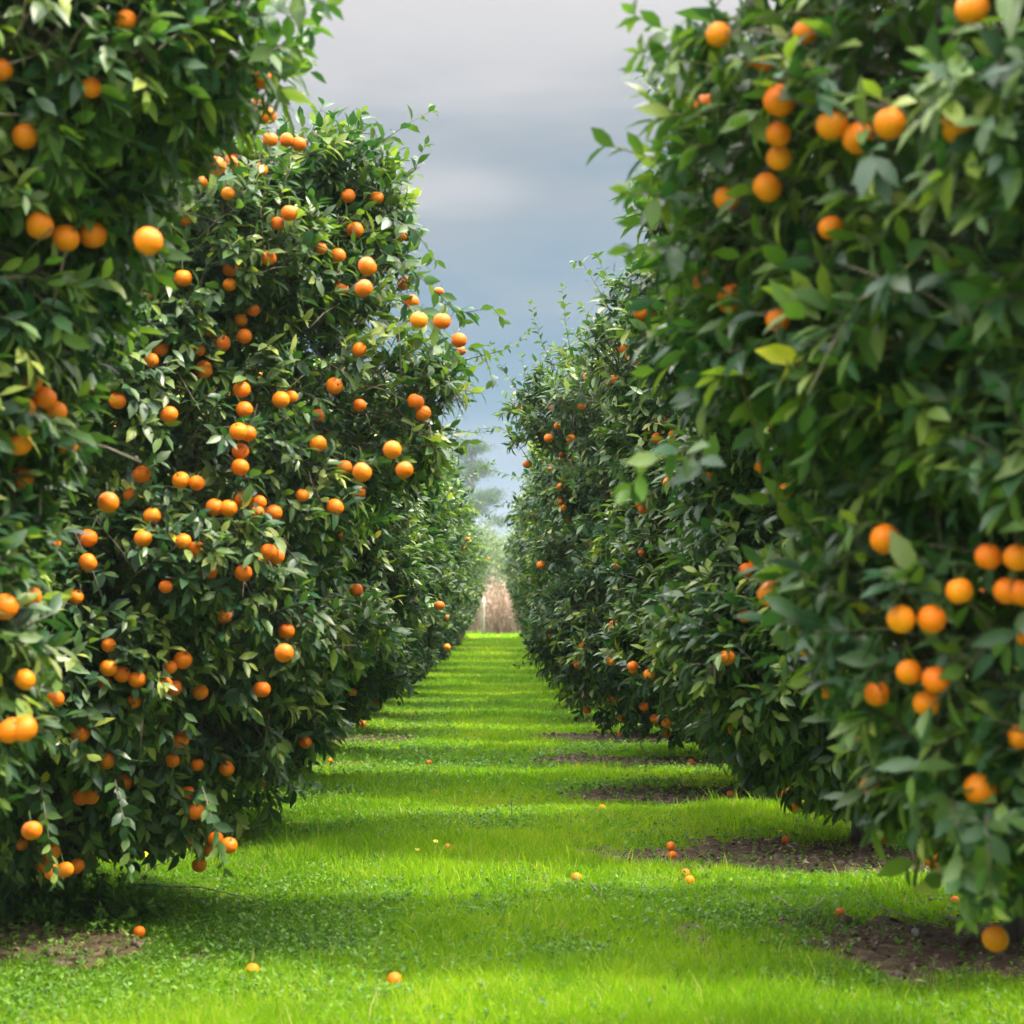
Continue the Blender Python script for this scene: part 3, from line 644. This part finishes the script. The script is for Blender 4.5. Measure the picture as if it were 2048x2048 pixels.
# ------------------------------------------------------------------ grass, weeds, litter
def density_pts(n, y0, y1, rng, wfun, power=2.0):
    """points on the lane floor, thinning with distance so that blades stay about evenly spaced to the eye"""
    u = rng.random(n)
    y = (y0**(1-power)+u*(y1**(1-power)-y0**(1-power)))**(1/(1-power))
    x = rng.uniform(-1, 1, n)*wfun(y)
    return x, y
def blades(n, y0, y1, rng, wfun, h0, h1, wpx, power=1.6):
    x, y = density_pts(n, y0, y1, rng, wfun, power)
    m = soil_mask(x, y); keep = rng.random(n) > m*1.02
    clump = noise2(x, y, 2.2, 21); tall = noise2(x, y, .9, 22); weedy = noise2(x, y, 1.3, 23)
    keep &= rng.random(n) < (.45+.9*clump)
    x, y, m, clump, tall = x[keep], y[keep], m[keep], clump[keep], tall[keep]; n = len(x)
    z = gheight(x, y)-.004
    H = rng.uniform(h0, h1, n)*(.35+1.25*tall*tall+.2*tall)*(1-.55*m)*(.7+.6*clump)
    H = np.where(rng.random(n) < .03, H*1.8, H)*(1-.75*pressed(x, y))*(1+1.9*sstep(70.5, 74.5, y)*noise2(x, y, 2.5, 27))
    W = np.maximum(.0013, y/1750*wpx)*rng.uniform(.7, 1.3, n)
    a = rng.uniform(0, 6.28, n); lean = rng.uniform(.05, .55, n); la = rng.uniform(0, 6.28, n)
    B = np.stack([np.cos(a), np.sin(a), 0*a], 1)*W[:, None]; LV = np.stack([np.cos(la)*lean, np.sin(la)*lean, np.ones(n)], 1)
    P = np.stack([x, y, z], 1); mid = P+LV*(H*.55)[:, None]*np.array([.7, .7, 1]); tip = P+LV*H[:, None]*np.array([1.5, 1.5, .93])
    V = np.stack([P-B, P+B, mid+B*.8, mid-B*.8, tip], 1).reshape(-1, 3)
    base = (np.arange(n)*5)[:, None]; I = (base+np.array([[0, 1, 2, 3, 3, 2, 4]])).ravel(); sz = np.tile([4, 3], n)
    hue = np.clip(.20+.42*rng.random(n)+.8*(noise2(x, y, .6, 24)-.45)+.5*(noise2(x, y, 3.5, 25)-.5), 0, .92)
    dry = rng.random(n) < .05; hue = np.where(dry, rng.uniform(.93, 1, n), hue)
    C = np.repeat(np.stack([hue, rng.random(n), rng.random(n), np.ones(n)], 1), 5, axis=0)
    return V, sz, I, C
lane_w = lambda y: np.clip(y*.31+.4, 1.8, 3.6)
def merge(parts):
    V = []; S_ = []; I = []; C = []; off = 0
    for v, s, i, c in parts: V.append(v); S_.append(s); I.append(i+off); C.append(c); off += len(v)
    return np.concatenate(V), np.concatenate(S_), np.concatenate(I), np.concatenate(C)
rg = np.random.default_rng(99)
Vg = merge([blades(330000, 6.5, 16, rg, lane_w, .05, .115, .62), blades(200000, 14, 34, rg, lane_w, .05, .11, .7), blades(130000, 30, 78, rg, lambda y: np.full_like(y, 3.4), .05, .12, .8)])
tag(mesh_np('grass', Vg[0], Vg[1], Vg[2], M_GRASS, attr=Vg[3]), kind='stuff')

def rosette_leaves(x, y, z, rng, k, ln, rise=.5):
    n = len(x); P = np.repeat(np.stack([x, y, z], 1), k, axis=0); a = rng.uniform(0, 6.28, n*k)
    r = np.repeat(rise*np.ones(n), k)*rng.uniform(.4, 1.6, n*k)
    A = nrm(np.stack([np.cos(a), np.sin(a), r], 1)); Nn = nrm(np.array([0, 0, 1.])+rng.normal(0, .3, (n*k, 3)))
    Ln = np.repeat(ln, k)*rng.uniform(.6, 1.2, n*k)
    P = P+np.stack([0*a, 0*a, np.repeat(ln, k)*rng.uniform(0, 1.6, n*k)], 1)
    C = np.stack([np.repeat(rng.random(n)*.6, k)+rng.random(n*k)*.35, rng.random(n*k), rng.random(n*k), np.ones(n*k)], 1)
    return P, A, Nn, Ln, Ln*.62, C
def cover(n, y0, y1, ln):
    x, y = density_pts(n, y0, y1, rg, lane_w, 1.7)
    w = noise2(x, y, .8, 31)+.35*noise2(x, y, 3, 32)+.5*sstep(.2, 1.5, -x)+.22*sstep(.7, 1.5, x)
    k = (rg.random(n) < sstep(.64, .96, w)*.9+.08) & (rg.random(n) > soil_mask(x, y)*.9) & (pressed(x, y) < .5)
    x, y = x[k], y[k]; return rosette_leaves(x, y, gheight(x, y)+.012, rg, 5, np.full(len(x), ln)*rg.uniform(.6, 1.3, len(x)), .8)
cv = [cover(58000, 6.5, 17, .025), cover(22000, 15, 34, .036)]
V, s_, I, C = leaves(*[np.concatenate([a[k] for a in cv]) for k in range(6)])
tag(mesh_np('clover', V, s_, I, M_WEED, attr=C), kind='stuff')

# leaf litter on the bare soil
n = 90000; x = rg.uniform(-3.6, 3.8, n); y = rg.uniform(6.6, 30, n); m = soil_mask(x, y); k = rg.random(n) < sstep(.5, 1, m)*.5; x, y = x[k], y[k]; n = len(x)
a = rg.uniform(0, 6.28, n); Ln = rg.uniform(.02, .065, n)
V, s_, I, C = leaves(np.stack([x, y, gheight(x, y)+.006], 1), np.stack([np.cos(a), np.sin(a), rg.normal(.1, .25, n)], 1), nrm(np.array([0, 0, 1.])+rg.normal(0, .4, (n, 3))), Ln, Ln*.45,
    np.stack([rg.random(n)**1.6, rg.random(n), rg.random(n), np.ones(n)], 1))
tag(mesh_np('leaf_litter', V, s_, I, M_LITTER, attr=C), kind='stuff')
# soil clods
def blob_batch(P, R, rng):
    t = (1+5**.5)/2; iv = nrm(np.array([(-1, t, 0), (1, t, 0), (-1, -t, 0), (1, -t, 0), (0, -1, t), (0, 1, t), (0, -1, -t), (0, 1, -t), (t, 0, -1), (t, 0, 1), (-t, 0, -1), (-t, 0, 1)], float))
    fc = np.array([(0, 11, 5), (0, 5, 1), (0, 1, 7), (0, 7, 10), (0, 10, 11), (1, 5, 9), (5, 11, 4), (11, 10, 2), (10, 7, 6), (7, 1, 8), (3, 9, 4), (3, 4, 2), (3, 2, 6), (3, 6, 8), (3, 8, 9), (4, 9, 5), (2, 4, 11), (6, 2, 10), (8, 6, 7), (9, 8, 1)])
    n = len(P); s = R[:, None, None]*rng.uniform(.6, 1.3, (n, 12, 1))*rng.uniform(.6, 1.2, (n, 1, 3))
    V = (P[:, None]+iv[None]*s).reshape(-1, 3); I = ((np.arange(n)*12)[:, None, None]+fc[None]).ravel()
    return V, np.full(n*20, 3), I, np.tile([0., .5, .5, 1.], (n*12, 1))
n = 60000; x = rg.uniform(-3.6, 3.8, n); y = rg.uniform(6.6, 34, n); m = soil_mask(x, y); k = rg.random(n) < sstep(.45, 1, m)*.55; x, y = x[k], y[k]
R_ = .007+.032*rg.random(len(x))**4
M_SOIL = noise_mat('dry_clods', (.04, .028, .02), (.15, .105, .07), 12, bump=.6)
V, s_, I, C = blob_batch(np.stack([x, y, gheight(x, y)], 1), R_, rg)
tag(mesh_np('soil_clods', V, s_, I, M_SOIL, smooth=False), kind='stuff')

def stone(px, py, r, lab):
    p = onground(px, py); V, s_, I, C = blob_batch(np.array([[0, 0, 0]]), np.array([r]), rg)
    o = mesh_np('stone', V, s_, I, M_STONE); o.location = (p.x, p.y, p.z+r*.35); sb = o.modifiers.new('s', 'SUBSURF'); sb.levels = sb.render_levels = 2
    tag(o, lab, 'stone', 'stones on the bare soil')
stone(1590, 1703, .032, 'grey rounded stone on bare soil touching a fallen orange'); stone(1679, 1833, .036, 'pinkish grey stone in grass behind the fallen orange by the sticks')
stone(1752, 1921, .026, 'pale grey stone on the nearest soil patch'); stone(1832, 1900, .028, 'brown stone on the nearest soil patch, right of the pale one')

def stick(pts, r, lab, branch=None, h=.03):
    P = []
    for j, (px, py) in enumerate(pts):
        q = onground(px, py); P.append((q.x, q.y, q.z+h+(.03 if j == 0 else 0)))
    pol = [P]; rad = [list(np.linspace(r, r*.6, len(P)))]
    if branch:
        q = [onground(*b) for b in branch]; pol.append([(a.x, a.y, a.z+h+.05*j) for j, a in enumerate(q)]); rad.append([r*.6]*len(q))
    o = tube_obj('stick', pol, rad, M_STICK, None, 6); tag(o, lab, 'stick', 'fallen sticks')
stick([(1556, 1822), (1590, 1838), (1612, 1848), (1640, 1868)], .008, 'dark forked stick by the fallen orange at the nearest soil patch', [(1625, 1860), (1648, 1832)])
stick([(1858, 1822), (1885, 1812), (1925, 1814)], .008, 'short dark curved stick in front of the fallen orange at the right')
stick([(1180, 1786), (1200, 1797), (1217, 1808)], .005, 'thin grey twig lying in the middle of the lane')
stick([(254, 1797), (330, 1790), (400, 1790), (489, 1810)], .006, 'long bare grey branch held above the grass at the left', [(260, 1796), (300, 1770), (355, 1755)], h=.07)
stick([(1760, 1850), (1830, 1858), (1900, 1880)], .006, 'long thin dark stick across the nearest soil patch')

# ------------------------------------------------------------------ flowers and single weeds
def flower(px, py, lab, s=1.0):
    p = onground(px, py+8); root = empty('wildflower', p); tag(root, lab, 'flower', 'yellow wildflowers')
    h = .075*s; tube_obj('stem', [[(0, 0, -.01), (.004, .002, h*.5), (0, 0, h)]], [[.0018, .0015, .0014]], M_CALYX, root, 5)
    k = 5; a = np.arange(k)*2*math.pi/k
    V, s_, I, C = leaves(np.tile([[0, 0, h]], (k, 1)), np.stack([np.cos(a), np.sin(a), .35*np.ones(k)], 1), np.tile([[0, 0, 1.]], (k, 1)), np.full(k, .019*s), np.full(k, .017*s), np.ones((k, 4)))
    pe = mesh_np('petals', V, s_, I, M_PETAL, root)
    for q in pe.data.vertices: pass
    root.rotation_euler = (rg.uniform(.1, .5), rg.uniform(-.3, .3), rg.uniform(-.5, .5))
flower(777, 1575, 'lone yellow flower in dark weeds at the left edge of the lane')
flower(868, 1698, 'yellow flower nearest the fallen orange in the middle of the lane', 1.2); flower(831, 1710, 'yellow flower farthest left of the small group by the mid lane orange')
flower(846, 1700, 'small yellow flower between its two brighter neighbours in mid lane', .7); flower(289, 1735, 'large yellow flower below the hanging oranges at the left', 1.8)
flower(527, 1635, 'yellow flower in shade at the skirt of the left tree', 1.1); flower(580, 1656, 'yellow flower in weeds right of the left tree skirt', 1.1)
flower(1561, 1685, 'yellow flower beside the fallen orange on the soil patch', 1.0); flower(1553, 1960, 'small yellow flower in bright grass at the bottom right', .8)

def weed(px, py, h, spread, nl, ln, lab, pale=.3, stems=1, cat='weed'):
    p = onground(px, py); root = empty('weed_plant', p); tag(root, lab, cat, None)
    arr = []; pol = []; rad = []
    for q in range(stems):
        a = rg.uniform(0, 6.28); rr = spread*math.sqrt(rg.random()) if stems > 1 else 0; hh = h*(1-.5*rr/max(spread, .01))*rg.uniform(.7, 1.1)
        P = [np.array([rr*.5*math.cos(a), rr*.5*math.sin(a), 0.]), np.array([rr*.8*math.cos(a), rr*.8*math.sin(a), hh*.55]), np.array([rr*math.cos(a), rr*math.sin(a), hh])]
        P0, A, Nn, Ln, Wd, C = shoot_leaves(P, rg, ln, hh/nl, .1); C[:, 0] = np.clip(pale+.3*rg.random(len(C)), 0, 1); Wd *= .8
        arr.append((P0, A, Nn, Ln, Wd, C)); pol.append(P); rad.append([.003, .0025, .0015])
    V, s_, I, C = leaves(*[np.concatenate([a[k] for a in arr]) for k in range(6)])
    mesh_np('leaves', V, s_, I, M_WEED, root, attr=C); tube_obj('stems', pol, rad, M_CALYX, root, 4)
weed(1023, 1650, .17, 0, 12, .05, 'upright feathery weed standing alone in the middle of the lane', .3)
weed(1042, 1648, .15, 0, 9, .035, 'thin upright weed just right of the feathery one in mid lane', .3)
weed(1142, 1662, .14, 0, 9, .04, 'small dark weed in grass right of the lane centre', .1); weed(1066, 1660, .12, 0, 9, .035, 'low thin weed, third of the small mid lane group', .2)
weed(735, 1960, .16, 0, 7, .05, 'pale green upright weed near the bottom left of the lane', .9)
weed(749, 1690, .13, .28, 8, .045, 'spreading leafy dark green weed at the left side of the lane', .15, 40)
weed(60, 1850, .34, .42, 11, .075, 'tall lobed leafy weed at the left edge under the hanging oranges', .2, 60); weed(200, 1845, .28, .42, 11, .07, 'bushy leafy weed at the lower left beside the bare branch', .35, 60)
weed(640, 1600, .15, .35, 8, .05, 'dark leafy weed clump under the left row by the fallen oranges', .1, 45); weed(560, 1900, .12, .4, 8, .035, 'low dark clover clump in shade at the lower left', .1, 60)
weed(1650, 1985, .12, .3, 8, .035, 'low leafy clump at the front edge of the nearest soil patch', .3, 40); weed(1610, 1875, .12, .3, 8, .035, 'low leafy clump left of the fallen orange at the nearest soil patch', .4, 40)

# ------------------------------------------------------------------ far end of the lane
def reeds():
    n = 9000; r = np.random.default_rng(4); x = r.uniform(-7, 7, n); y = r.uniform(76, 79, n); z = gh0(y)
    H = r.uniform(.9, 3.0, n)*(.75+.4*vnoise(np.stack([x, y, 0*x], 1)*.7, 3)); a = r.uniform(0, 6.28, n); W = r.uniform(.006, .018, n); lean = r.normal(0, .2, (n, 2))
    B = np.stack([np.cos(a), np.sin(a), 0*a], 1)*W[:, None]; P = np.stack([x, y, z], 1); T = np.stack([lean[:, 0], lean[:, 1], np.ones(n)], 1)
    mid = P+T*(H*.6)[:, None]; tip = P+T*H[:, None]+np.stack([r.normal(0, .2, n), r.normal(0, .1, n), -.1*H], 1)
    V = np.stack([P-B, P+B, mid+B, mid-B, tip], 1).reshape(-1, 3); base = (np.arange(n)*5)[:, None]
    C = np.repeat(np.stack([r.random(n), r.random(n), r.random(n), np.ones(n)], 1), 5, axis=0)
    p1 = (V, np.tile([4, 3], n), (base+np.array([[0, 1, 2, 3, 3, 2, 4]])).ravel(), C)
    k = 42000; i = r.integers(0, n, k); PP = P[i]+T[i]*(H[i]*r.uniform(.1, 1, k))[:, None]; A = nrm(r.normal(0, 1, (k, 3))); L_ = r.uniform(.06, .20, k)
    p2 = leaves(PP, A, nrm(r.normal(0, 1, (k, 3))), L_, L_*.3, np.stack([r.random(k), r.random(k), r.random(k), np.ones(k)], 1))
    V, s_, I, C = merge([p1, p2]); tag(mesh_np('reed_bed', V, s_, I, M_REED, attr=C), kind='stuff')
reeds()
pp = at(967, 1276, 74.5)
V, F = tubes([[(0, 0, -.2), (0, 0, 1.2), (.01, 0, 1.7)]], [[.06, .06, .055]], 8)
tag(mesh_np('fence_post', V, [len(f) for f in F], np.concatenate([np.array(f) for f in F]), M_POST), 'thin pale wooden post at the far end of the lane before dry reeds', 'post').location = (pp.x, 74.5, .8)

def far_tree(name, px, dist, top, crown_r, mat, lab, pine=False, seed=1, cat='tree'):
    c = at(px, HOR, dist); r = np.random.default_rng(seed); root = empty(name, (c.x, dist, .8)); tag(root, lab, cat, 'trees beyond the far end of the lane')
    tube_obj('trunk', [[(0, 0, -1), (.1, 0, top*.4), (.2, .1, top*.75), (.1, 0, top*.96)]], [[top*.022, top*.016, top*.01, top*.004]], M_BARK, root, 8)
    P = []; nb = 26 if pine else 34; pol = []; rad = []
    for b in range(nb):
        f = r.uniform(.42 if pine else .15, 1); hz = top*f; rad_ = crown_r*(math.sqrt(max(.02, 1-((f-.62)/.42)**2)) if pine else math.sqrt(max(.05, 1-((f-.5)/.52)**2)))*r.uniform(.45, 1)
        a = r.uniform(0, 6.28); q = np.array([math.cos(a)*rad_, math.sin(a)*rad_, hz]); m = 800 if pine else 400; s = crown_r*(.20 if pine else .27)
        P.append(q+r.normal(0, 1, (m, 3))*np.array([s, s, s*(.45 if pine else .8)])); pol.append([(0, 0, hz-rad_*.5), tuple(q*.6+np.array([0, 0, .35*hz])), tuple(q)]); rad.append([top*.006, top*.004, top*.002])
    tube_obj('branches', pol, rad, M_BARK, root, 5)
    P = np.concatenate(P); n = len(P); L_ = r.uniform(.5, 1.1, n)*crown_r*(.11 if pine else .10)
    V, s_, I, C = leaves(P, r.normal(0, 1, (n, 3))+np.array([0, 0, .4]), r.normal(0, 1, (n, 3))+np.array([0, 0, .8]), L_, L_*(.22 if pine else .5), np.stack([r.random(n), r.random(n), r.random(n), np.ones(n)], 1))
    mesh_np('crown', V, s_, I, mat, root, attr=C)
far_tree('pine_tree', 942, 230, 23.5, 3.9, M_PINE, 'tall hazy pine rising above the left row at the far end', True, 3, 'pine tree')
far_tree('shrub_tree', 972, 125, 6.8, 2.6, M_SHRUB, 'pale grey green willowy tree behind the dry reeds, left of the gap', False, 5)
far_tree('shrub_tree', 1018, 135, 6.0, 2.6, M_SHRUB, 'hazy grey tree behind the dry reeds, right side of the gap', False, 6)

# ------------------------------------------------------------------ air
def haze():
    x0, x1, y0, y1, z0, z1 = -900, 900, -60, 960, -4, 46
    V = [(x, y, z) for x in (x0, x1) for y in (y0, y1) for z in (z0, z1)]; F = [(0, 1, 3, 2), (4, 6, 7, 5), (0, 4, 5, 1), (2, 3, 7, 6), (0, 2, 6, 4), (1, 5, 7, 3)]
    m = bpy.data.materials.new('haze_air'); m.use_nodes = True; nt = m.node_tree; nt.nodes.clear(); o = N(nt, 'ShaderNodeOutputMaterial')
    v = N(nt, 'ShaderNodeVolumePrincipled'); v.inputs['Color'].default_value = (.50, .60, .72, 1); v.inputs['Density'].default_value = .0006; v.inputs['Anisotropy'].default_value = .2
    nt.links.new(v.outputs[0], o.inputs['Volume'])
    tag(mesh_np('haze', V, [4]*6, np.array(F), m, smooth=False), kind='stuff')
USE_HAZE = True
if USE_HAZE: haze()
